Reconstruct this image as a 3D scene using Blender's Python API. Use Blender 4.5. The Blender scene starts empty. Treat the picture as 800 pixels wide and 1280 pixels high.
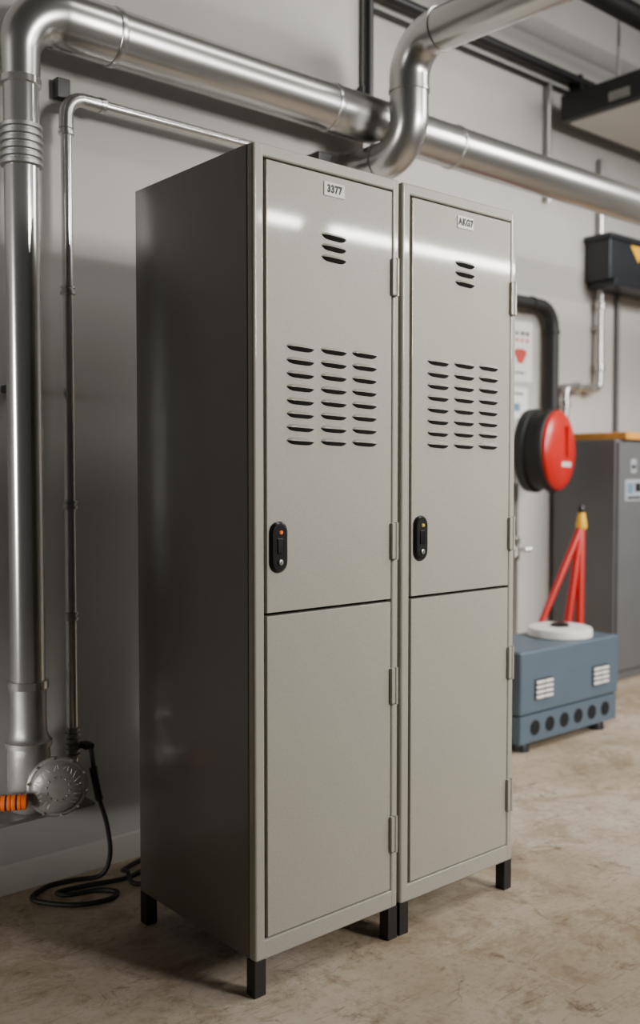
import bpy, bmesh, math, random
from mathutils import Vector, Matrix, Quaternion
random.seed(4)
col = bpy.context.scene.collection
V = Vector

# ------------------------------------------------------------------ materials
def lin(c):
    out = []
    for v in c[:3]:
        v = v / 255.0
        out.append(v / 12.92 if v <= 0.04045 else ((v + 0.055) / 1.055) ** 2.4)
    return (*out, 1.0)

def mat(name, rgb, rough=0.5, metal=0.0, var=0.12, scale=8.0, bump=0.0, bscale=200.0, rvar=0.0, emit=None, coat=None, speck=None):
    m = bpy.data.materials.new(name); m.use_nodes = True
    nt = m.node_tree; b = nt.nodes['Principled BSDF']
    tc = nt.nodes.new('ShaderNodeTexCoord')
    n = nt.nodes.new('ShaderNodeTexNoise'); n.inputs['Scale'].default_value = scale; n.inputs['Detail'].default_value = 6
    nt.links.new(tc.outputs['Object'], n.inputs['Vector'])
    r = nt.nodes.new('ShaderNodeValToRGB')
    c = lin(rgb)
    r.color_ramp.elements[0].position = 0.3; r.color_ramp.elements[1].position = 0.7
    r.color_ramp.elements[0].color = (*[x * (1 - var) for x in c[:3]], 1)
    r.color_ramp.elements[1].color = (*[min(1, x * (1 + var)) for x in c[:3]], 1)
    nt.links.new(n.outputs['Fac'], r.inputs['Fac'])
    if speck:      # fine grain of a powder coated surface
        ns = nt.nodes.new('ShaderNodeTexNoise'); ns.inputs['Scale'].default_value = speck[0]; ns.inputs['Detail'].default_value = 2
        nt.links.new(tc.outputs['Object'], ns.inputs['Vector'])
        rs = nt.nodes.new('ShaderNodeValToRGB'); k = speck[1]
        rs.color_ramp.elements[0].position = 0.35; rs.color_ramp.elements[1].position = 0.65
        rs.color_ramp.elements[0].color = (1-k, 1-k, 1-k, 1); rs.color_ramp.elements[1].color = (1, 1, 1, 1)
        nt.links.new(ns.outputs['Fac'], rs.inputs['Fac'])
        mm = nt.nodes.new('ShaderNodeMixRGB'); mm.blend_type = 'MULTIPLY'; mm.inputs['Fac'].default_value = 1
        nt.links.new(r.outputs['Color'], mm.inputs['Color1']); nt.links.new(rs.outputs['Color'], mm.inputs['Color2'])
        nt.links.new(mm.outputs['Color'], b.inputs['Base Color'])
    else:
        nt.links.new(r.outputs['Color'], b.inputs['Base Color'])
    b.inputs['Roughness'].default_value = rough
    b.inputs['Metallic'].default_value = metal
    if coat:
        b.inputs['Coat Weight'].default_value = coat[0]; b.inputs['Coat Roughness'].default_value = coat[1]
    if rvar:
        mr = nt.nodes.new('ShaderNodeMapRange')
        mr.inputs['To Min'].default_value = max(0, rough - rvar); mr.inputs['To Max'].default_value = rough + rvar
        n2 = nt.nodes.new('ShaderNodeTexNoise'); n2.inputs['Scale'].default_value = scale * 2.3; n2.inputs['Detail'].default_value = 8
        nt.links.new(tc.outputs['Object'], n2.inputs['Vector'])
        nt.links.new(n2.outputs['Fac'], mr.inputs['Value']); nt.links.new(mr.outputs['Result'], b.inputs['Roughness'])
    if bump:
        bp = nt.nodes.new('ShaderNodeBump'); bp.inputs['Strength'].default_value = bump; bp.inputs['Distance'].default_value = 0.002
        n3 = nt.nodes.new('ShaderNodeTexNoise'); n3.inputs['Scale'].default_value = bscale; n3.inputs['Detail'].default_value = 3
        nt.links.new(tc.outputs['Object'], n3.inputs['Vector'])
        nt.links.new(n3.outputs['Fac'], bp.inputs['Height']); nt.links.new(bp.outputs['Normal'], b.inputs['Normal'])
    if emit:
        b.inputs['Emission Color'].default_value = lin(emit); b.inputs['Emission Strength'].default_value = 0.5
    return m

def floor_mat():
    m = bpy.data.materials.new('concrete_floor'); m.use_nodes = True
    nt = m.node_tree; b = nt.nodes['Principled BSDF']; L = nt.links.new
    tc = nt.nodes.new('ShaderNodeTexCoord')
    def noise(s, d=8, ro=0.6, dist=0.0, scl=None, rot=0.5):
        n = nt.nodes.new('ShaderNodeTexNoise'); n.inputs['Scale'].default_value = s; n.inputs['Detail'].default_value = d
        n.inputs['Roughness'].default_value = ro; n.inputs['Distortion'].default_value = dist
        if scl:
            mp = nt.nodes.new('ShaderNodeMapping'); mp.inputs['Scale'].default_value = scl; mp.inputs['Rotation'].default_value = (0, 0, rot)
            L(tc.outputs['Object'], mp.inputs['Vector']); L(mp.outputs['Vector'], n.inputs['Vector'])
        else: L(tc.outputs['Object'], n.inputs['Vector'])
        return n
    def ramp(src, stops):
        r = nt.nodes.new('ShaderNodeValToRGB'); e = r.color_ramp.elements
        e[0].position, e[0].color = stops[0][0], stops[0][1]; e[1].position, e[1].color = stops[-1][0], stops[-1][1]
        for p, c in stops[1:-1]:
            k = e.new(p); k.color = c
        L(src, r.inputs['Fac']); return r
    def mul(a, c, fac=1.0, mode='MULTIPLY'):
        x = nt.nodes.new('ShaderNodeMixRGB'); x.blend_type = mode; x.inputs['Fac'].default_value = fac
        L(a, x.inputs['Color1']); L(c, x.inputs['Color2']); return x
    W1 = (1, 1, 1, 1)
    base = ramp(noise(1.7, 8, 0.6, 0.4).outputs['Fac'], [(0.30, lin((158, 140, 115))), (0.5, lin((184, 169, 147))), (0.70, lin((204, 193, 176)))])
    fine = ramp(noise(55, 8, 0.72).outputs['Fac'], [(0.32, (0.62, 0.58, 0.52, 1)), (0.52, W1)])
    c = mul(base.outputs['Color'], fine.outputs['Color'], 0.6)
    patch = ramp(noise(4.8, 12, 0.8, 0.6).outputs['Fac'], [(0.41, (0.62, 0.55, 0.46, 1)), (0.52, W1)])
    c = mul(c.outputs['Color'], patch.outputs['Color'], 0.75)
    for sc, rot, f in ((2.2, 0.6, 0.8), (2.8, -0.75, 0.75), (3.3, 2.2, 0.6)):
        scr = ramp(noise(sc, 2, 0.4, 0.2, (1, 22, 1), rot).outputs['Fac'], [(0.672, W1), (0.682, (0.42, 0.35, 0.28, 1)), (0.692, W1)])
        c = mul(c.outputs['Color'], scr.outputs['Color'], f)
    st = ramp(noise(9, 8, 0.75, 0.6).outputs['Fac'], [(0.58, W1), (0.68, (0.38, 0.30, 0.22, 1))])
    c = mul(c.outputs['Color'], st.outputs['Color'], 0.85)
    vo = nt.nodes.new('ShaderNodeTexVoronoi'); vo.feature = 'DISTANCE_TO_EDGE'; vo.inputs['Scale'].default_value = 2.3
    wn = noise(5, 8, 0.75)
    mx = nt.nodes.new('ShaderNodeMixRGB'); mx.inputs['Fac'].default_value = 0.10
    L(tc.outputs['Object'], mx.inputs['Color1']); L(wn.outputs['Color'], mx.inputs['Color2']); L(mx.outputs['Color'], vo.inputs['Vector'])
    cr = ramp(vo.outputs['Distance'], [(0.0, (0.25, 0.2, 0.16, 1)), (0.002, (0.55, 0.5, 0.45, 1)), (0.005, W1)])
    cm = mul(c.outputs['Color'], cr.outputs['Color'], 0.55)
    gate = ramp(noise(2.7, 3, 0.5).outputs['Fac'], [(0.50, (0, 0, 0, 1)), (0.58, W1)])
    x = nt.nodes.new('ShaderNodeMixRGB'); L(gate.outputs['Color'], x.inputs['Fac']); L(c.outputs['Color'], x.inputs['Color1']); L(cm.outputs['Color'], x.inputs['Color2'])
    L(x.outputs['Color'], b.inputs['Base Color'])
    b.inputs['Roughness'].default_value = 0.48
    bp = nt.nodes.new('ShaderNodeBump'); bp.inputs['Strength'].default_value = 0.2; bp.inputs['Distance'].default_value = 0.003
    L(noise(40, 8, 0.7).outputs['Fac'], bp.inputs['Height']); L(bp.outputs['Normal'], b.inputs['Normal'])
    return m

M = dict(
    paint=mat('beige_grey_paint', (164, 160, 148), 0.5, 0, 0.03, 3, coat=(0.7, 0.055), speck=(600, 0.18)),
    side=mat('shade_darkened_paint', (94, 90, 80), 0.34, 0, 0.06, 3, coat=(0.6, 0.16), speck=(600, 0.12)),  # locker paint with the side's shade put into its base colour
    wall=mat('plaster_wall', (176, 173, 168), 0.85, 0, 0.05, 2.2, 0.25, 60),
    base=mat('baseboard_paint', (202, 198, 190), 0.5, 0, 0.05, 4),
    ceil=mat('ceiling_paint', (105, 103, 100), 0.8, 0, 0.05, 2),
    floor=floor_mat(),
    steel=mat('brushed_steel', (200, 199, 196), 0.17, 0.84, 0.04, 5),
    duct=mat('galvanised_duct', (184, 183, 180), 0.28, 0.92, 0.04, 6),
    dull=mat('dull_steel', (150, 149, 146), 0.42, 0.75, 0.12, 20, 0.15, 120),
    cast=mat('cast_metal', (138, 136, 132), 0.4, 0.45, 0.12, 20, 0.2, 120),
    blackm=mat('black_metal', (22, 22, 23), 0.4, 0, 0.1, 10),
    blackp=mat('black_plastic', (14, 14, 15), 0.3, 0, 0.1, 10),
    rubber=mat('black_rubber', (15, 15, 15), 0.55, 0, 0.15, 20),
    dark=mat('dark_opening', (6, 6, 6), 0.9, 0, 0.1, 10),
    white=mat('white_plastic', (226, 224, 218), 0.4, 0, 0.02, 10),
    paper=mat('paper', (222, 220, 215), 0.7, 0, 0.03, 10),
    ink=mat('black_ink', (12, 12, 14), 0.6, 0, 0.05, 10),
    red=mat('red_paint', (184, 22, 16), 0.34, 0, 0.08, 8),
    redink=mat('red_ink', (190, 70, 58), 0.6, 0, 0.08, 8),
    blueink=mat('blue_ink', (96, 124, 146), 0.6, 0, 0.08, 8),
    yellow=mat('yellow_plastic', (238, 180, 30), 0.4, 0, 0.05, 10),
    orange=mat('orange_plastic', (226, 104, 22), 0.4, 0, 0.06, 10),
    blue=mat('blue_grey_paint', (78, 94, 106), 0.4, 0, 0.05, 6, 0.1, 300),
    grey=mat('dark_grey_paint', (94, 95, 96), 0.42, 0, 0.05, 5),
    navy=mat('dark_blue_paint', (24, 28, 34), 0.4, 0, 0.06, 6),
    wood=mat('board_wood', (212, 148, 60), 0.6, 0, 0.15, 12),
    pale=mat('pale_panel', (196, 193, 186), 0.6, 0, 0.03, 5),
    label=mat('grey_label', (160, 164, 168), 0.6, 0, 0.03, 5),
    dial=mat('dial_silver', (144, 142, 138), 0.38, 0.45, 0.1, 40, 0.3, 90),
    led_o=mat('orange_led', (230, 110, 40), 0.3, 0, 0.02, 10, emit=(255, 110, 30)),
    led_g=mat('amber_led', (190, 170, 60), 0.3, 0, 0.02, 10, emit=(190, 170, 50)),
)

# ------------------------------------------------------------------ mesh builder
ORG = {}
def fillet(pts, r, n=8):
    pts = [V(p) for p in pts]; out = [pts[0]]
    for i in range(1, len(pts) - 1):
        P = pts[i]; d1 = (pts[i-1] - P).normalized(); d2 = (pts[i+1] - P).normalized()
        th = d1.angle(d2)
        if th > 3.1: out.append(P); continue
        Ln = r / math.tan(th / 2); S = P + d1 * Ln; E = P + d2 * Ln
        c = P + (d1 + d2).normalized() * (r / math.sin(th / 2))
        ax = (S - c).cross(E - c).normalized(); an = (S - c).angle(E - c)
        for k in range(n + 1): out.append(c + Quaternion(ax, an * k / n) @ (S - c))
    out.append(pts[-1]); return out

def catmull(pts, n=8):
    pts = [V(p) for p in pts]; P = [pts[0]*2 - pts[1]] + pts + [pts[-1]*2 - pts[-2]]; out = []
    for i in range(1, len(P) - 2):
        a, b, c, d = P[i-1], P[i], P[i+1], P[i+2]
        for k in range(n):
            t = k / n
            out.append(0.5*((2*b) + (c-a)*t + (2*a-5*b+4*c-d)*t*t + (3*b-a-3*c+d)*t**3))
    out.append(pts[-1]); return out

class MB:
    def __init__(s): s.bm = bmesh.new(); s.bev = False
    def box(s, x0, x1, y0, y1, z0, z1, bev=0.0, mi=0, seg=2, rot=None):
        t = bmesh.new(); bmesh.ops.create_cube(t, size=1)
        for v in t.verts: v.co = V((v.co.x*(x1-x0), v.co.y*(y1-y0), v.co.z*(z1-z0)))
        if bev: bmesh.ops.bevel(t, geom=t.edges[:], offset=bev, segments=seg, affect='EDGES', profile=0.5); s.bev = True
        c = V(((x0+x1)/2, (y0+y1)/2, (z0+z1)/2))
        for v in t.verts: v.co = (rot @ v.co if rot else v.co) + c
        s._merge(t, mi); return s
    def _merge(s, t, mi):
        for f in t.faces: f.material_index = mi
        me = bpy.data.meshes.new('tmp'); t.to_mesh(me); t.free(); s.bm.from_mesh(me); bpy.data.meshes.remove(me)
    def rings(s, rings, mi=0, cap=True):
        t = bmesh.new(); R = [[t.verts.new(p) for p in r] for r in rings]; n = len(R[0])
        for a, b in zip(R[:-1], R[1:]):
            for i in range(n): t.faces.new((a[i], a[(i+1) % n], b[(i+1) % n], b[i]))
        if cap: t.faces.new(R[0][::-1]); t.faces.new(R[-1])
        bmesh.ops.recalc_face_normals(t, faces=t.faces[:]); s._merge(t, mi); return s
    def tube(s, pts, r, seg=20, mi=0):
        pts = [V(p) for p in pts]; q = [pts[0]]; rr = [r] if not isinstance(r, list) else [r[0]]
        for i, p in enumerate(pts[1:], 1):
            if (p - q[-1]).length > 1e-5: q.append(p); rr.append(r[i] if isinstance(r, list) else r)
        pts = q; n = len(pts); T = []
        for i in range(n): T.append((pts[min(i+1, n-1)] - pts[max(i-1, 0)]).normalized())
        u = T[0].orthogonal().normalized(); rings = []
        for i in range(n):
            if i: u = T[i-1].rotation_difference(T[i]) @ u
            u = (u - T[i]*u.dot(T[i])).normalized(); w = T[i].cross(u)
            rings.append([pts[i] + (u*math.cos(a) + w*math.sin(a))*rr[i] for a in [2*math.pi*k/seg for k in range(seg)]])
        return s.rings(rings, mi)
    def lathe(s, o, ax, prof, seg=32, mi=0):
        o = V(o); ax = V(ax).normalized(); u = ax.orthogonal().normalized(); w = ax.cross(u)
        return s.rings([[o + ax*h + (u*math.cos(a) + w*math.sin(a))*max(r, 1e-4) for a in [2*math.pi*k/seg for k in range(seg)]] for h, r in prof], mi)
    def mesh_from(s, me, mi=0):
        t = bmesh.new(); t.from_mesh(me); s._merge(t, mi); return s
    def quads(s, grid, mi=0):
        t = bmesh.new(); G = [[t.verts.new(p) for p in r] for r in grid]
        for a, b in zip(G[:-1], G[1:]):
            for i in range(len(a)-1): t.faces.new((a[i], a[i+1], b[i+1], b[i]))
        s._merge(t, mi); return s
    def build(s, name, mats, parent=None, ang=35):
        if not isinstance(mats, (list, tuple)): mats = [mats]
        if parent is not None: org = ORG[parent.name]
        else:
            xs = [v.co for v in s.bm.verts]
            lo = V([min(v[i] for v in xs) for i in range(3)]); hi = V([max(v[i] for v in xs) for i in range(3)])
            org = V(((lo.x+hi.x)/2, (lo.y+hi.y)/2, lo.z))
        for v in s.bm.verts: v.co -= org
        me = bpy.data.meshes.new(name); s.bm.to_mesh(me); s.bm.free()
        for m in mats: me.materials.append(m)
        for p in me.polygons: p.use_smooth = True
        me.set_sharp_from_angle(angle=math.radians(ang))
        o = bpy.data.objects.new(name, me); col.objects.link(o)
        if s.bev:      # keep large flat faces truly flat beside their rounded edges
            wm = o.modifiers.new('weighted_normal', 'WEIGHTED_NORMAL'); wm.mode = 'FACE_AREA'; wm.weight = 100; wm.keep_sharp = True
        if parent is not None: o.parent = parent
        else: o.location = org
        ORG[o.name] = org.copy(); return o

def thing(name, label, cat, loc, group=None):
    o = bpy.data.objects.new(name, None); o.empty_display_size = 0.1; col.objects.link(o)
    o.location = loc; o['label'] = label; o['category'] = cat
    if group: o['group'] = group
    ORG[o.name] = V(loc); return o
def tag(o, label, cat, group=None):
    o['label'] = label; o['category'] = cat
    if group: o['group'] = group
    return o
def struct(o): o['kind'] = 'structure'; return o

def text_mesh(s, size, loc, depth=0.0006, bold=0.0, sx=1.0):
    cu = bpy.data.curves.new('lettering_curve', 'FONT'); cu.body = s; cu.size = size; cu.extrude = depth; cu.offset = bold
    cu.align_x = 'CENTER'; cu.align_y = 'CENTER'; cu.space_character = 1.15
    o = bpy.data.objects.new('lettering_curve', cu); col.objects.link(o)
    dg = bpy.context.evaluated_depsgraph_get(); me = bpy.data.meshes.new_from_object(o.evaluated_get(dg))
    bpy.data.objects.remove(o); bpy.data.curves.remove(cu)
    me.transform(Matrix.Translation(loc) @ Matrix.Rotation(math.pi/2, 4, 'X') @ Matrix.Diagonal((sx, 1, 1, 1))); return me

# ------------------------------------------------------------------ setting
HC = 4.6
WB, WR = 0.8999, 1.7999      # where fixings meet the walls
struct(MB().box(-4, 5.2, -5, 1.8, -0.1, 0).build('floor', M['floor']))
struct(MB().box(-4, 1.17, 0.9, 1.95, 0, HC).build('wall_back', M['wall']))
struct(MB().box(1.17, 5.2, 1.8, 1.95, 0, HC).build('wall_rear', M['wall']))
struct(MB().box(5.2, 5.35, -1.2, 1.95, 0, HC).build('wall_right', M['wall']))
struct(MB().box(-4, 5.2, -2.2, 1.95, HC, HC+0.1).build('ceiling', M['ceil']))
struct(MB().box(-4, 1.17, 0.884, 0.9, 0, 0.082, 0.004).build('baseboard_back', M['base']))
struct(MB().box(1.17, 5.2, 1.784, 1.8, 0, 0.082, 0.004).build('baseboard_rear', M['base']))

# ------------------------------------------------------------------ lockers
W, D, ZB, ZT, OFF = 0.4485, 0.506, 0.082, 1.90, 0.4595
def louver(mb, cx, z, w, y=-0.001):
    n = 18; g = []; under = []
    for k in range(n+1):
        u = k / n; f = (1 - abs(2*u-1)**5.0); x = cx - w/2 + w*u
        zt = z - 0.0016*(2*u-1)             # a slight slant, as pressed
        yl = y - 0.0105*f - 0.0002
        g.append([V((x, y, zt + 0.0012 + 0.0068*f)), V((x, y - 0.0072*f, zt + 0.0048*f)), V((x, yl, zt))])
        under.append([V((x, yl, zt)), V((x, y - 0.0006, zt - 0.0084*f))])
    mb.quads(g, 0); mb.quads(under, 1)

def make_locker():
    t = thing('locker', 'nearer left locker of the pair, showing its shaded side panel beside the pipes', 'locker',
              (W/2, D/2, 0), 'pair of steel lockers')
    b = MB()
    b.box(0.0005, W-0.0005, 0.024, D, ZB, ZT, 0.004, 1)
    b.box(0.02, W-0.015, 0.0225, 0.0245, 0.11, 1.885, 0, 2)          # dark sheet added to deepen the shade in the door gaps
    b.box(0, 0.0295, 0, 0.026, ZB, ZT, 0.007, seg=4); b.box(W-0.0225, W, 0, 0.026, ZB, ZT, 0.006, seg=4)
    b.box(0.02, W-0.015, 0.0008, 0.026, 1.872, ZT, 0.005, seg=3); b.box(0.02, W-0.015, 0.0008, 0.026, ZB, 0.128, 0.005, seg=3)
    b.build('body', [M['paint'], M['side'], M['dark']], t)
    x0, x1 = 0.0345, W-0.0270
    ud = MB().box(x0, x1, -0.001, 0.018, 0.8675, 1.8672, 0.0022).build('upper_door', M['paint'], t)
    v = MB()
    for z in (1.727, 1.702, 1.677): louver(v, 0.232, z, 0.076)
    v.build('louver_vent', [M['paint'], M['dark']], ud)
    for cx in (0.131, 0.232, 0.3305):
        v = MB()
        for k in range(8): louver(v, cx, 1.464 - 0.0302*k, 0.081)
        v.build('louver_vent', [M['paint'], M['dark']], ud)
    MB().box(x0, x1, -0.001, 0.018, 0.1325, 0.8605, 0.0022).build('lower_door', M['paint'], t)
    for z in (1.66, 1.012, 0.65, 0.275):
        h = MB(); h.box(W-0.031, W-0.011, -0.0105, 0.002, z-0.045, z+0.045, 0.003)
        h.lathe((W-0.0155, -0.008, z-0.046), (0, 0, 1), [(0, 0.0055), (0.092, 0.0055)], 12)
        h.build('hinge', M['paint'], t)
    def capsule(mb, cx, cz, w, h, y0, y1, mi=0, bev=0.0):
        r = w/2; pts = []
        for k in range(13): a = math.pi*k/12; pts.append((cx + r*math.cos(a), cz + h/2 - r + r*math.sin(a)))
        for k in range(13): a = math.pi + math.pi*k/12; pts.append((cx + r*math.cos(a), cz - h/2 + r + r*math.sin(a)))
        def ring(y, s): return [V((cx + (px-cx)*s, y, cz + (pz-cz)*(1 - (1-s)*w/h))) for px, pz in pts]
        mb.rings([ring(y0, 1), ring(y1 + bev, 1), ring(y1, 1 - bev*2/w*1.0 if bev else 1)], mi)
    lx, lz = 0.0655, 1.0146
    lk = MB(); capsule(lk, lx, lz, 0.050, 0.116, 0.0, -0.009, 0, 0.005)
    lo = lk.build('lock', M['blackp'], t)
    s = MB(); capsule(s, lx, lz, 0.034, 0.096, -0.008, -0.0095, 0, 0.0); s.build('lock_recess', M['dark'], lo)
    s = MB(); s.lathe((lx, -0.009, lz-0.034), (0, -1, 0), [(0, 0.0065), (0.004, 0.0065), (0.005, 0.005)], 20)
    s.box(lx-0.001, lx+0.001, -0.0152, -0.0135, lz-0.038, lz-0.030)
    s.build('key_cylinder', M['dull'], lo)
    s = MB(); s.box(lx-0.008, lx+0.008, -0.0125, -0.009, lz-0.014, lz+0.020, 0.0015); s.build('thumb_latch', M['blackp'], lo)
    s = MB(); s.lathe((lx+0.002, -0.009, lz+0.033), (0, -1, 0), [(0, 0.0045), (0.003, 0.004), (0.0045, 0.002)], 14); s.build('indicator_light', M['led_o'], lo)
    for lx_, ly_ in ((0.014, 0.016), (W-0.016, 0.016), (0.014, D-0.02), (W-0.016, D-0.02)):
        MB().box(lx_-0.0145, lx_+0.0175, ly_-0.0145, ly_+0.0175, 0, ZB+0.002, 0.002).build('leg', M['blackm'], t)
    return t
lockA = make_locker()
lockB = lockA.copy(); col.objects.link(lockB); lockB.location.x += OFF
ORG[lockB.name] = V(lockB.location)
lockB['label'] = 'farther right locker of the pair, next to the blue grey box on the floor'
for ch in list(lockA.children):
    c = ch.copy(); col.objects.link(c); c.parent = lockB; ORG[c.name] = V(lockB.location)
    for g in ch.children:
        d = g.copy(); col.objects.link(d); d.parent = c
        if g.name.startswith('indicator_light'):
            d.data = g.data.copy(); d.data.materials[0] = M['led_g']
for t, ox, s in ((lockA, 0, '3377'), (lockB, OFF, 'AKG7')):
    cz = 1.8354
    p = MB().box(0.232+ox-0.0315, 0.232+ox+0.0315, -0.0035, 0, cz-0.016, cz+0.016, 0.0012).build('number_plate', M['paper'], t)
    MB().mesh_from(text_mesh(s, 0.0235, (0.232+ox, -0.0036, cz), 0.0005, 0.0013, 0.86)).build('lettering', M['ink'], p)

# ------------------------------------------------------------------ large ventilation pipe
px, py, rv, rh = -0.182, 0.775, 0.046, 0.077
zh = 2.40
t = thing('ventilation_pipe', 'thick shiny steel pipe rising up the wall, bending and running right above both lockers', 'pipe', (px, py, 0.27))
MB().tube([(px, py, 0.53), (px, py, 2.24)], rv, 40).build('vertical_pipe', M['steel'], t)
path = fillet([(px, py, 2.2), (px, py, zh), (0.06, py, zh)], 0.115, 14)
rads = [rv + 0.004 + (rh - rv - 0.003)*i/(len(path)-1) for i in range(len(path))]
MB().tube(path, rads, 40).build('elbow', M['duct'], t)
MB().tube([(0.05, py, zh), (5.199, py, zh)], rh, 48).build('horizontal_pipe', M['duct'], t)
for x in (0.09, 0.894, 1.51, 2.9, 4.2):
    MB().lathe((x-0.012, py, zh), (1, 0, 0), [(0, rh), (0.002, rh+0.003), (0.008, rh+0.004), (0.016, rh+0.004), (0.022, rh+0.003), (0.024, rh)], 48).build('seam_collar', M['duct'], t)
MB().lathe((px, py, 2.195), (0, 0, 1), [(0, rv), (0.003, rv+0.007), (0.02, rv+0.007), (0.023, rv)], 40).build('seam_collar', M['steel'], t)
prof = []
for k in range(6):
    h = k*0.019; prof += [(h, rv+0.003), (h+0.003, rv+0.0085), (h+0.012, rv+0.0085), (h+0.015, rv+0.003)]
MB().lathe((px, py, 1.985), (0, 0, 1), prof, 40).build('ribbed_collar', M['dull'], t)
MB().lathe((px, py, 0.60), (0, 0, 1), [(0, rv), (0.002, rv+0.0085), (0.022, rv+0.0085), (0.024, rv)], 40).build('seam_collar', M['steel'], t)
MB().lathe((px, py, 0.445), (0, 0, 1), [(0, 0.062), (0.014, 0.062), (0.017, 0.058), (0.026, 0.052), (0.04, 0.049), (0.06, 0.0475), (0.165, 0.0475)], 40).build('flared_foot', M['dull'], t)
# rounded cast body under the foot
MB().lathe((px, py, 0.2702), (0, 0, 1), [(0, 0.045), (0.008, 0.053), (0.02, 0.057), (0.15, 0.057), (0.17, 0.055), (0.18, 0.052)], 40).build('base_block', M['cast'], t)
for x in (-0.05, 0.7):
    MB().box(x-0.012, x+0.012, py, WB, zh-0.01, zh+0.01).build('bracket', M['blackm'], t)
MB().box(px-0.012, px+0.012, py, WB, 1.4, 1.42).build('bracket', M['blackm'], t)
sh = MB(); sh.box(-0.30, -0.02, 0.71, WB, 0.260, 0.27, 0.002)
tag(sh.build('shelf', M['dull']), 'small dark steel shelf on the wall under the pipe foot and dial', 'shelf')
# gauge
ga = V((-0.143, 0.690, 0.351)); ax = V((-0.36, -0.93, 0.06)).normalized()
t = thing('gauge', 'round domed grey metal dial with fine marks at the foot of the thick pipe', 'gauge', (ga.x, ga.y, 0.27))
MB().lathe(ga - ax*0.012, ax, [(0, 0.03), (0.008, 0.06), (0.018, 0.074), (0.032, 0.079), (0.040, 0.079), (0.044, 0.075), (0.045, 0.072)], 48).build('housing', M['cast'], t)
MB().lathe(ga + ax*0.030, ax, [(0, 0.072), (0.002, 0.069), (0.006, 0.068), (0.014, 0.06), (0.021, 0.042), (0.025, 0.022), (0.0265, 0.004)], 48).build('dial', M['dial'], t)
u = ax.cross(V((0, 0, 1))).normalized(); w = u.cross(ax)
def dome(r):   # height of the dome above its base at radius r
    P = [(0.004, 0.0265), (0.022, 0.025), (0.042, 0.021), (0.06, 0.014), (0.071, 0.006), (0.074, 0)]
    for (r0, h0), (r1, h1) in zip(P[:-1], P[1:]):
        if r0 <= r <= r1: return h0 + (h1-h0)*(r-r0)/(r1-r0)
    return 0.0265
mk = MB()
for k in range(22):
    a = math.radians(-60 + k*290/21); r0 = random.uniform(0.042, 0.052); r1 = random.uniform(0.057, 0.063)
    d = u*math.cos(a) + w*math.sin(a); a2 = a + random.uniform(-0.15, 0.15); d2 = u*math.cos(a2) + w*math.sin(a2)
    mk.tube([ga + ax*(0.0302 + dome(r0)) + d*r0, ga + ax*(0.0302 + dome(r1)) + d2*r1], 0.0009, 6)
mk.build('dial_marks', M['pale'], t)
for k in range(12):
    a = k*math.pi/6 + 0.2; d = u*math.cos(a) + w*math.sin(a)
    MB().lathe(ga + ax*(0.0295 + dome(0.03)) + d*0.030, ax, [(0, 0.0025), (0.002, 0.0025), (0.003, 0.0015)], 8).build('stud', M['dull'], t)
for k in range(10):
    a = k*math.pi/5 + 0.2; d = u*math.cos(a) + w*math.sin(a)
    MB().lathe(ga + ax*0.030 + d*0.0755, ax, [(0, 0.004), (0.006, 0.004), (0.007, 0.003)], 6).build('bolt', M['steel'], t)
# orange connector
cn = V((-0.238, 0.66, 0.332)); cax = V((-0.86, 0.5, 0.0)).normalized()
t = thing('cable_connector', 'orange cable connector with black rings beside the silver dial', 'connector', (cn.x-0.05, cn.y, 0.27))
prof = [(0, 0.010), (0.003, 0.019), (0.012, 0.020)]
for k in range(7): prof += [(0.014+k*0.013, 0.0175), (0.017+k*0.013, 0.0205), (0.023+k*0.013, 0.0205), (0.026+k*0.013, 0.0175)]
prof += [(0.115, 0.014), (0.13, 0.012)]
MB().lathe(cn, cax, prof, 24).build('sleeve', M['orange'], t)
for k in (0, 2, 4):
    MB().lathe(cn + cax*(0.0265+k*0.013), cax, [(-0.003, 0.0175), (-0.002, 0.0195), (0.003, 0.0195), (0.004, 0.0175)], 24).build('ring', M['rubber'], t)
MB().tube(catmull([cn + cax*0.12, cn + cax*0.17, (-0.45, 0.80, 0.32), (-0.5, WB, 0.32)], 6), 0.009, 12).build('cable', M['rubber'], t)
MB().tube([cn + cax*0.004, V((-0.222, 0.70, 0.335))], 0.007, 12).build('stub', M['dull'], t)

# ------------------------------------------------------------------ thin pipe
tx, ty, tr = -0.027, 0.83, 0.0155
t = thing('water_pipe', 'thin steel pipe with ring collars beside the thick pipe, turning right at its top', 'pipe', (tx, ty, 0.27))
MB().tube([(tx, ty, 0.2702), (tx, ty, 2.16)], tr, 24).build('vertical_pipe', M['steel'], t)
MB().tube(fillet([(tx, ty, 2.14), (tx, ty, 2.225), (0.085, ty, 2.225)], 0.055, 10), tr+0.004, 24).build('elbow', M['duct'], t)
MB().tube([(0.07, ty, 2.225), (0.93, ty, 2.225)], tr, 24).build('horizontal_pipe', M['steel'], t)
for z in (1.69, 1.09, 0.775, 2.13):
    MB().lathe((tx, ty, z-0.012), (0, 0, 1), [(0, tr), (0.001, tr+0.006), (0.010, tr+0.006), (0.011, tr+0.002), (0.016, tr+0.002), (0.018, tr+0.005), (0.023, tr+0.005), (0.024, tr)], 24).build('collar', M['duct'], t)
MB().lathe((0.075, ty, 2.225), (1, 0, 0), [(0, tr), (0.001, tr+0.006), (0.016, tr+0.006), (0.017, tr)], 24).build('collar', M['duct'], t)
prof = []
for k in range(6): prof += [(k*0.015, tr+0.001), (k*0.015+0.003, tr+0.006), (k*0.015+0.010, tr+0.006), (k*0.015+0.012, tr+0.001)]
MB().lathe((tx, ty, 0.37), (0, 0, 1), prof, 24).build('ribbed_nut', M['dull'], t)
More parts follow.
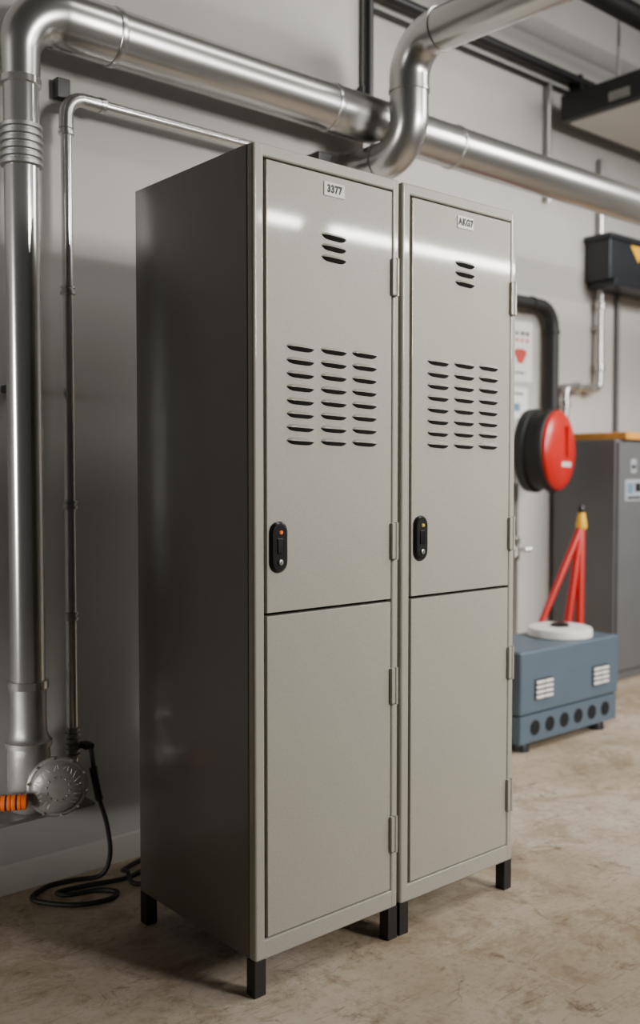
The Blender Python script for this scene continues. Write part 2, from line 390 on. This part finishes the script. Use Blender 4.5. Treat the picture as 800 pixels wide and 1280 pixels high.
MB().box(tx-0.006, tx+0.034, 0.868, WB, 2.235, 2.29, 0.003).build('bracket', M['blackm'], t)
MB().box(0.88, 0.94, 0.81, WB, 2.18, 2.265, 0.006).build('bracket', M['blackm'], t)

# ------------------------------------------------------------------ S bend duct
sx, sr = 1.10, 0.059
t = thing('bent_duct', 'grey steel duct from overhead with two elbows, dropping in front of the horizontal pipe', 'duct', (sx, 0.61, 2.2))
MB().tube([(sx, -2.0, 2.54), (sx, 0.47, 2.61)], 0.068, 40).build('overhead_pipe', M['duct'], t)
MB().tube(fillet([(sx, 0.46, 2.61), (sx, 0.603, 2.61), (sx, 0.603, 2.45)], 0.12, 14), sr+0.008, 40).build('elbow', M['duct'], t)
MB().tube(fillet([(sx, 0.603, 2.46), (sx, 0.603, 2.25), (sx, WB, 2.25)], 0.12, 14), sr+0.006, 40).build('elbow', M['duct'], t)
for p, a, r in (((sx, 0.456, 2.61), (0, 1, 0), 0.068), ((sx, 0.603, 2.445), (0, 0, 1), sr+0.006), ((sx, 0.73, 2.25), (0, 1, 0), sr+0.006)):
    MB().lathe(p, a, [(0, r), (0.002, r+0.004), (0.014, r+0.004), (0.016, r)], 40).build('seam_collar', M['duct'], t)
MB().lathe((sx, 0.885, 2.25), (0, 1, 0), [(0, sr+0.01), (0.0145, sr+0.01)], 36).build('wall_flange', M['duct'], t)

# ------------------------------------------------------------------ black conduits high up
c = MB(); c.tube([(1.168, 0.872, 2.482), (1.168, 0.872, 4.598)], 0.018, 16)
for z in (2.55, 3.3): c.box(1.14, 1.169, 0.87, WB, z-0.012, z+0.012)
tag(c.build('conduit', M['blackm']), 'black vertical conduit on the wall edge behind the pipes', 'conduit')
t = thing('conduit', 'long black conduit running level along the rear wall near the top', 'conduit', (3.2, 1.75, 3.4))
c = MB(); c.tube([(1.171, 1.74, 3.49), (5.199, 1.74, 3.49)], 0.027, 16); c.build('main_tube', M['blackm'], t)
c = MB(); c.tube([(1.171, 1.775, 3.42), (5.199, 1.775, 3.42)], 0.011, 10); c.build('lower_tube', M['blackm'], t)
for x in (1.6, 2.6, 3.7): MB().box(x-0.012, x+0.012, 1.72, WR, 3.4, 3.525).build('bracket', M['blackm'], t)
c = MB(); c.tube([(3.454, 1.775, 2.75), (3.454, 1.775, 3.43)], 0.02, 14)
o = c.build('drop_tube', M['duct'], t); o['label'] = 'short grey vertical tube'
prof = []
for k in range(149): prof += [(k*0.02, 0.046), (k*0.02+0.005, 0.055), (k*0.02+0.013, 0.055), (k*0.02+0.018, 0.046)]
t = thing('corrugated_hose', 'black corrugated hose overhead in the top right corner', 'hose', (3.7, 1.2, 3.54))
MB().lathe((2.2, 1.2, 3.60), (1, 0, 0), prof, 20).build('hose', M['rubber'], t)
for x in (2.5, 4.6):
    MB().tube([(x, 1.2, 3.63), (x, 1.2, HC)], 0.007, 10).build('hanger_rod', M['dull'], t)

# ------------------------------------------------------------------ hanging unit
t = thing('ceiling_unit', 'black edged box with a pale underside hung from the ceiling at upper right', 'ceiling unit', (4.1, 1.1, 3.172))
MB().box(3.462, 4.8, 0.5, 1.7, 3.185, 3.335, 0.008).build('casing', M['blackm'], t)
MB().box(3.50, 4.76, 0.54, 1.66, 3.172, 3.187, 0.004).build('underside_panel', M['pale'], t)
MB().box(3.455, 3.464, 1.25, 1.38, 3.21, 3.26, 0.002).build('side_plate', M['dull'], t)
for x, y in ((3.58, 1.4), (3.58, 0.7), (4.6, 1.4), (4.6, 0.7)):
    MB().tube([(x, y, 3.33), (x, y, HC)], 0.008, 10).build('hanger_rod', M['dull'], t)

# ------------------------------------------------------------------ wall junction box + conduits
t = thing('junction_box', 'dark blue box with a yellow sticker on the rear wall under the thick pipe', 'electrical box', (4.2, 1.7, 2.30))
b = MB(); b.box(3.86, 4.56, 1.62, WR, 2.335, 2.59, 0.015); b.box(3.89, 4.53, 1.60, WR, 2.30, 2.345, 0.01)
b.build('casing', M['navy'], t)
MB().box(3.845, 4.575, 1.605, WR, 2.578, 2.612, 0.006).build('lid', M['navy'], t)
st = MB(); st.rings([[V((4.08, y, 2.565)), V((4.17, y, 2.47)), V((4.24, y, 2.57))] for y in (1.622, 1.6185)]); st.build('warning_sticker', M['yellow'], t)
o = MB().tube([(3.99, 1.777, 2.611), (3.99, 1.777, 3.10)], 0.022, 14).build('conduit_stub', M['duct'], t); o['label'] = 'short silver tube rising from the lid'
t = thing('steel_conduit', 'silver pipe dropping from the dark blue box and turning left above the grey cabinet', 'pipe', (3.8, 1.75, 1.44))
MB().tube(fillet([(3.96, 1.75, 2.30), (3.96, 1.75, 1.69), (3.61, 1.75, 1.69), (3.61, 1.75, 1.3665)], 0.05, 8), 0.022, 16).build('tube', M['duct'], t)
for p, a in (((3.96, 1.75, 1.80), (0, 0, 1)), ((3.84, 1.75, 1.69), (1, 0, 0)), ((3.70, 1.75, 1.69), (1, 0, 0)), ((3.61, 1.75, 1.56), (0, 0, 1)), ((3.96, 1.75, 2.18), (0, 0, 1))):
    MB().lathe(p, a, [(0, 0.02), (0.004, 0.032), (0.045, 0.032), (0.05, 0.02)], 16).build('coupling', M['steel'], t)
MB().box(3.93, 3.99, 1.75, WR, 2.05, 2.08).build('bracket', M['dull'], t)
MB().box(3.62, 3.68, 1.75, WR, 1.675, 1.705).build('bracket', M['dull'], t)
tag(MB().tube([(4.2, 1.782, 0.09), (4.2, 1.782, 2.299)], 0.0165, 12).build('conduit', M['grey']), 'dark grey conduit from the dark blue box down behind the cabinet', 'conduit')

# ------------------------------------------------------------------ hose reel, black pipe
rc = V((3.10, 1.40, 1.298)); ra = V((-0.26, 0.9656, 0)); rx = V((0.9656, 0.26, 0))
t = thing('hose_reel', 'round black hose reel with a red domed cover on the rear wall', 'hose reel', (rc.x, 1.8, 1.06))
MB().lathe(rc, ra, [(-0.022, 0.03), (-0.020, 0.10), (-0.010, 0.165), (0.006, 0.200), (0.018, 0.212), (0.034, 0.214), (0.045, 0.205)], 48).build('cover', M['red'], t)
MB().lathe(rc + ra*0.03, ra, [(0, 0.2), (0.012, 0.222), (0.035, 0.226), (0.04, 0.21), (0.11, 0.21), (0.115, 0.228), (0.16, 0.224), (0.18, 0.17)], 48).build('drum', M['rubber'], t)
bk = MB(); bk.tube([rc + ra*0.18, V((rc.x-0.08, 1.77, rc.z))], 0.06, 20); bk.box(rc.x-0.17, rc.x+0.01, 1.765, WR, 1.16, 1.44, 0.004)
bk.build('wall_mount', M['blackm'], t)
R_ = Matrix.Rotation(math.atan2(rx.y, rx.x), 3, 'Z')
gc = rc - ra*0.028 + V((0, 0, 0.05))
MB().box(gc.x-0.02, gc.x+0.02, gc.y-0.012, gc.y+0.012, gc.z-0.08, gc.z+0.08, 0.008, rot=R_).build('grip', M['red'], t)
mkb = MB()
for k in range(6):
    q = rc - ra*0.0195 + rx*(-0.06 + k*0.022) + V((0, 0, -0.075)); mkb.box(q.x-0.007, q.x+0.007, q.y-0.004, q.y+0.004, q.z-0.013, q.z+0.013, 0.001, rot=R_)
mkb.build('marking', M['paper'], t)
pp = MB(); pp.tube(fillet([(2.0, 1.74, 2.135), (3.462, 1.74, 2.135), (3.462, 1.74, 1.375)], 0.12, 10), 0.040, 20)
for p, a in (((3.25, 1.74, 2.135), (1, 0, 0)), ((3.462, 1.74, 1.98), (0, 0, 1))): pp.lathe(p, a, [(0, 0.040), (0.003, 0.046), (0.025, 0.046), (0.028, 0.040)], 20)
for x in (2.3, 3.1): pp.box(x-0.012, x+0.012, 1.74, WR, 2.12, 2.15)
tag(pp.build('black_pipe', M['rubber']), 'thick black pipe bending down the rear wall to the red and black reel', 'pipe')
t = thing('tap_pipe', 'thin silver pipe with a tap below the hose reel, beside the locker edge', 'pipe', (3.16, 1.76, 0.6))
MB().tube([(3.16, 1.765, 0.083), (3.16, 1.765, 1.12)], 0.02, 14).build('tube', M['duct'], t)
MB().lathe((3.16, 1.765, 0.68), (0, 0, 1), [(0, 0.02), (0.005, 0.031), (0.05, 0.031), (0.06, 0.024), (0.09, 0.024), (0.095, 0.033), (0.13, 0.033), (0.135, 0.02)], 16).build('valve', M['steel'], t)
MB().tube([(3.16, 1.74, 0.745), (3.16, 1.68, 0.745), (3.19, 1.67, 0.75)], 0.012, 10).build('tap_handle', M['steel'], t)
MB().box(3.15, 3.17, 1.765, WR, 1.04, 1.06).build('bracket', M['dull'], t)

# ------------------------------------------------------------------ posters
po = MB(); po.box(3.10, 3.35, 1.796, WR, 1.70, 2.04)
for r_ in range(2):
    for k in range(4): po.box(3.15+k*0.046, 3.15+k*0.046+random.uniform(0.018, 0.036), 1.7945, 1.7965, 1.965-r_*0.04, 1.985-r_*0.04, 0, 1 + r_)
po.rings([[V((3.24 + 0.05*math.cos(a)*(1+0.35*math.sin(3*a)), y, 1.845 + 0.055*math.sin(a)*(1+0.25*math.cos(2*a)))) for a in [2*math.pi*k/18 for k in range(18)]] for y in (1.7965, 1.7945)], 2)
po.box(3.15, 3.28, 1.7945, 1.7965, 1.745, 1.755, 0, 1)
tag(po.build('poster', [M['paper'], M['ink'], M['redink']]), 'white poster with a red mark on the rear wall beside the black pipe', 'poster')
po = MB(); po.box(3.10, 3.31, 1.796, WR, 1.49, 1.665); po.box(3.18, 3.24, 1.7945, 1.7965, 1.53, 1.575, 0, 1); po.box(3.16, 3.27, 1.7945, 1.7965, 1.625, 1.635, 0, 2)
tag(po.build('notice', [M['paper'], M['blueink'], M['ink']]), 'small white notice with a blue patch below the red marked poster', 'notice')

# ------------------------------------------------------------------ grey cabinet
t = thing('metal_cabinet', 'dark grey metal cabinet standing at the right edge against the rear wall', 'cabinet', (3.95, 1.56, 0))
MB().box(3.52, 4.40, 1.352, 1.765, 0.0, 1.366, 0.006).build('body', M['grey'], t)
dr = MB().box(3.535, 4.385, 1.336, 1.354, 0.06, 1.35, 0.004).build('door', M['grey'], t)
MB().box(4.28, 4.30, 1.316, 1.338, 0.65, 0.8, 0.004).build('handle', M['dull'], dr)
s = MB(); s.box(3.60, 3.78, 1.334, 1.337, 1.02, 1.14); s.box(3.62, 3.68, 1.3328, 1.335, 1.06, 1.12, 0, 1); s.box(3.70, 3.76, 1.3328, 1.335, 1.07, 1.12, 0, 2); s.box(3.62, 3.76, 1.3328, 1.335, 1.03, 1.045, 0, 2)
s.build('sticker', [M['label'], M['blueink'], M['ink']], dr)
s = MB(); s.box(3.655, 3.71, 1.334, 1.337, 1.18, 1.255); s.box(3.665, 3.70, 1.3328, 1.335, 1.2, 1.225, 0, 1); s.build('sticker', [M['label'], M['ink']], dr)
tag(MB().box(3.58, 4.4, 1.32, 1.71, 1.366, 1.408, 0.006).build('board', M['wood']), 'flat wooden board lying on top of the dark grey cabinet', 'board')

# ------------------------------------------------------------------ blue grey equipment box
bx0, bx1, by0, by1 = 1.965, 2.69, 0.79, 1.12
t = thing('equipment_box', 'low blue grey metal equipment box with round ports, on the floor beside the lockers', 'equipment box', ((bx0+bx1)/2, (by0+by1)/2, 0))
MB().box(bx0+0.006, bx1-0.006, by0+0.004, by1, 0.04, 0.16, 0.006).build('base', M['blue'], t)
MB().box(bx0, bx1, by0, by1, 0.163, 0.432, 0.012, seg=3).build('housing', M['blue'], t)
for k in range(6):
    x = bx0 + 0.105 + k*0.104
    p = MB().lathe((x, by0+0.005, 0.102), (0, -1, 0), [(0, 0.033), (0.0025, 0.033), (0.003, 0.032), (0.0025, 0.029)], 24).build('port', M['navy'], t)
    MB().lathe((x, by0+0.004, 0.102), (0, -1, 0), [(0, 0.030), (0.0022, 0.030)], 24).build('port_opening', M['dark'], p)
for x in (bx0+0.155, bx0+0.575):
    v = MB()
    v.box(x-0.06, x+0.06, by0-0.004, by0+0.002, 0.222, 0.308, 0.002)
    for k in range(4):
        for j in range(2): v.box(x-0.057+j*0.059, x-0.002+j*0.059, by0-0.012, by0-0.002, 0.226+k*0.021, 0.238+k*0.021, 0.003, 1)
    v.build('vent_grille', [M['navy'], M['white']], t)
for x in (bx0+0.07, bx1-0.1):
    for y in (by0+0.05, by1-0.05):
        MB().lathe((x, y, 0), (0, 0, 1), [(0, 0.036), (0.03, 0.034), (0.042, 0.028)], 20).build('foot', M['navy'], t)
t = thing('round_lid', 'round white disc with a black knob lying on the blue grey box', 'lid', (2.457, 0.95, 0.432))
MB().lathe((2.457, 0.95, 0.432), (0, 0, 1), [(0, 0.138), (0.004, 0.146), (0.032, 0.146), (0.04, 0.142), (0.044, 0.13), (0.044, 0.06)], 48).build('disc', M['white'], t)
MB().lathe((2.457, 0.95, 0.474), (0, 0, 1), [(0, 0.042), (0.012, 0.042), (0.016, 0.036)], 24).build('knob', M['blackp'], t)

# ------------------------------------------------------------------ red tripod
ap = V((3.10, 1.28, 0.90))
t = thing('tripod_stand', 'red folded stand with tapered yellow top and black tip behind the blue grey box', 'stand', (2.85, 1.28, 0))
MB().lathe(ap, (0.02, 0, 1), [(-0.015, 0.026), (0.0, 0.030), (0.045, 0.022), (0.07, 0.018)], 20).build('collar', M['yellow'], t)
MB().lathe(ap + V((0, 0, 0.068)), (0, 0, 1), [(0, 0.018), (0.01, 0.019), (0.03, 0.015), (0.04, 0.008)], 20).build('tip', M['blackp'], t)
for f, r in (((2.60, 1.36, 0.008), 0.013), ((2.87, 1.26, 0.008), 0.022), ((2.97, 1.2, 0.008), 0.024), ):
    f = V(f)
    MB().tube([ap, f + V((0, 0, 0.01))], [0.020, r], 16).build('leg', M['red'], t)
    MB().lathe((f.x, f.y, 0), (0, 0, 1), [(0, r+0.008), (0.03, r+0.004)], 14).build('rubber_foot', M['rubber'], t)

# ------------------------------------------------------------------ black cables on the floor
cr = 0.0068
pts = [(0.012, 0.795, 0.40), (0.018, 0.79, 0.34), (0.03, 0.79, 0.26), (0.06, 0.795, 0.165), (0.072, 0.80, 0.07), (0.05, 0.815, 0.012), (-0.02, 0.845, cr), (-0.10, 0.852, cr), (-0.165, 0.80, cr), (-0.10, 0.70, cr),
       (-0.015, 0.665, cr), (0.035, 0.69, cr), (0.0, 0.74, cr), (-0.08, 0.765, cr), (-0.09, 0.80, cr), (0.0, 0.785, cr), (0.10, 0.76, cr), (0.2, 0.785, cr), (0.4, 0.80, cr)]
t = thing('power_cable', 'black cable hanging from the thin pipe and looping on the floor behind the locker', 'cable', (0.0, 0.78, 0))
MB().tube(catmull(pts, 8), cr, 12).build('cord', M['rubber'], t)
MB().tube([(0.016, 0.79, 0.34), (0.035, 0.79, 0.245)], 0.012, 14).build('plug', M['blackp'], t)
MB().box(-0.009, 0.02, 0.788, 0.835, 0.395, 0.41, 0.003).build('clip', M['blackm'], t)
pts = [(0.4, 0.80, cr), (0.5, 0.76, cr), (0.4, 0.68, cr), (0.25, 0.66, cr), (0.13, 0.69, cr), (0.10, 0.72, cr), (0.11, 0.765, 0.021), (0.13, 0.82, cr), (0.25, 0.855, cr), (0.5, 0.85, cr)]
MB().tube(catmull(pts, 8), cr, 12).build('cord', M['rubber'], t)

# ------------------------------------------------------------------ lights
def area(name, loc, target, sx_, sy_, power, colr=(1, 1, 1), spread=180, rot=None):
    l = bpy.data.lights.new(name, 'AREA'); l.shape = 'RECTANGLE'; l.size = sx_; l.size_y = sy_; l.energy = power; l.color = colr
    l.spread = math.radians(spread)
    o = bpy.data.objects.new(name, l); col.objects.link(o); o.location = loc
    o.rotation_euler = rot if rot else (V(target) - V(loc)).to_track_quat('-Z', 'Y').to_euler(); return o
area('window_light', (2.35, -4.6, 2.7), (1.4, 0.3, 1.6), 1.2, 1.3, 54, (1, 0.97, 0.925), 62)
RS = (math.pi/2 - 0.25, 0, 0)
area('strip_light', (3.85, -3.0, 2.72), None, 2.0, 0.05, 42, (1, 0.975, 0.935), 150, RS)
area('strip_light', (2.45, -3.0, 2.72), None, 0.3, 0.05, 5.5, (1, 0.975, 0.935), 150, RS)
area('overhead_light', (1.9, -0.9, 4.4), (1.9, 0.4, 1.0), 2.2, 0.35, 27, (1, 0.975, 0.935), 140)
area('side_light', (4.2, -1.4, 3.4), (3.2, 1.6, 1.2), 1.4, 1.0, 68, (1, 0.985, 0.97), 110)
area('added_pipe_highlight', (-3.4, 0.70, 1.4), (0.0, 0.79, 1.3), 0.12, 2.4, 1.8, (1, 0.98, 0.95), 11)  # unseen narrow light, added to put a bright streak on the thick pipe
area('added_low_fill', (-2.7, -0.35, 0.9), (-0.2, 0.78, 0.34), 0.3, 0.3, 0.4, (1, 0.97, 0.93), 17)  # unseen fill, added to lift the dial, pipe foot and baseboard
wd = bpy.data.worlds.new('World'); bpy.context.scene.world = wd; wd.use_nodes = True
wd.node_tree.nodes['Background'].inputs['Color'].default_value = (0.99, 0.99, 1.0, 1); wd.node_tree.nodes['Background'].inputs['Strength'].default_value = 0.026

# ------------------------------------------------------------------ camera
cd = bpy.data.cameras.new('camera'); cam = bpy.data.objects.new('camera', cd); col.objects.link(cam)
cam.location = (-1.2857, -1.7210, 1.1828)
p = math.radians(2.345)
cam.rotation_euler = V((0.651*math.cos(p), 0.759*math.cos(p), -math.sin(p))).to_track_quat('-Z', 'Y').to_euler()
cd.sensor_width = 36; cd.lens = 1221/1280*36
cd.dof.use_dof = True; cd.dof.focus_distance = 2.3; cd.dof.aperture_fstop = 2.0
bpy.context.scene.camera = cam
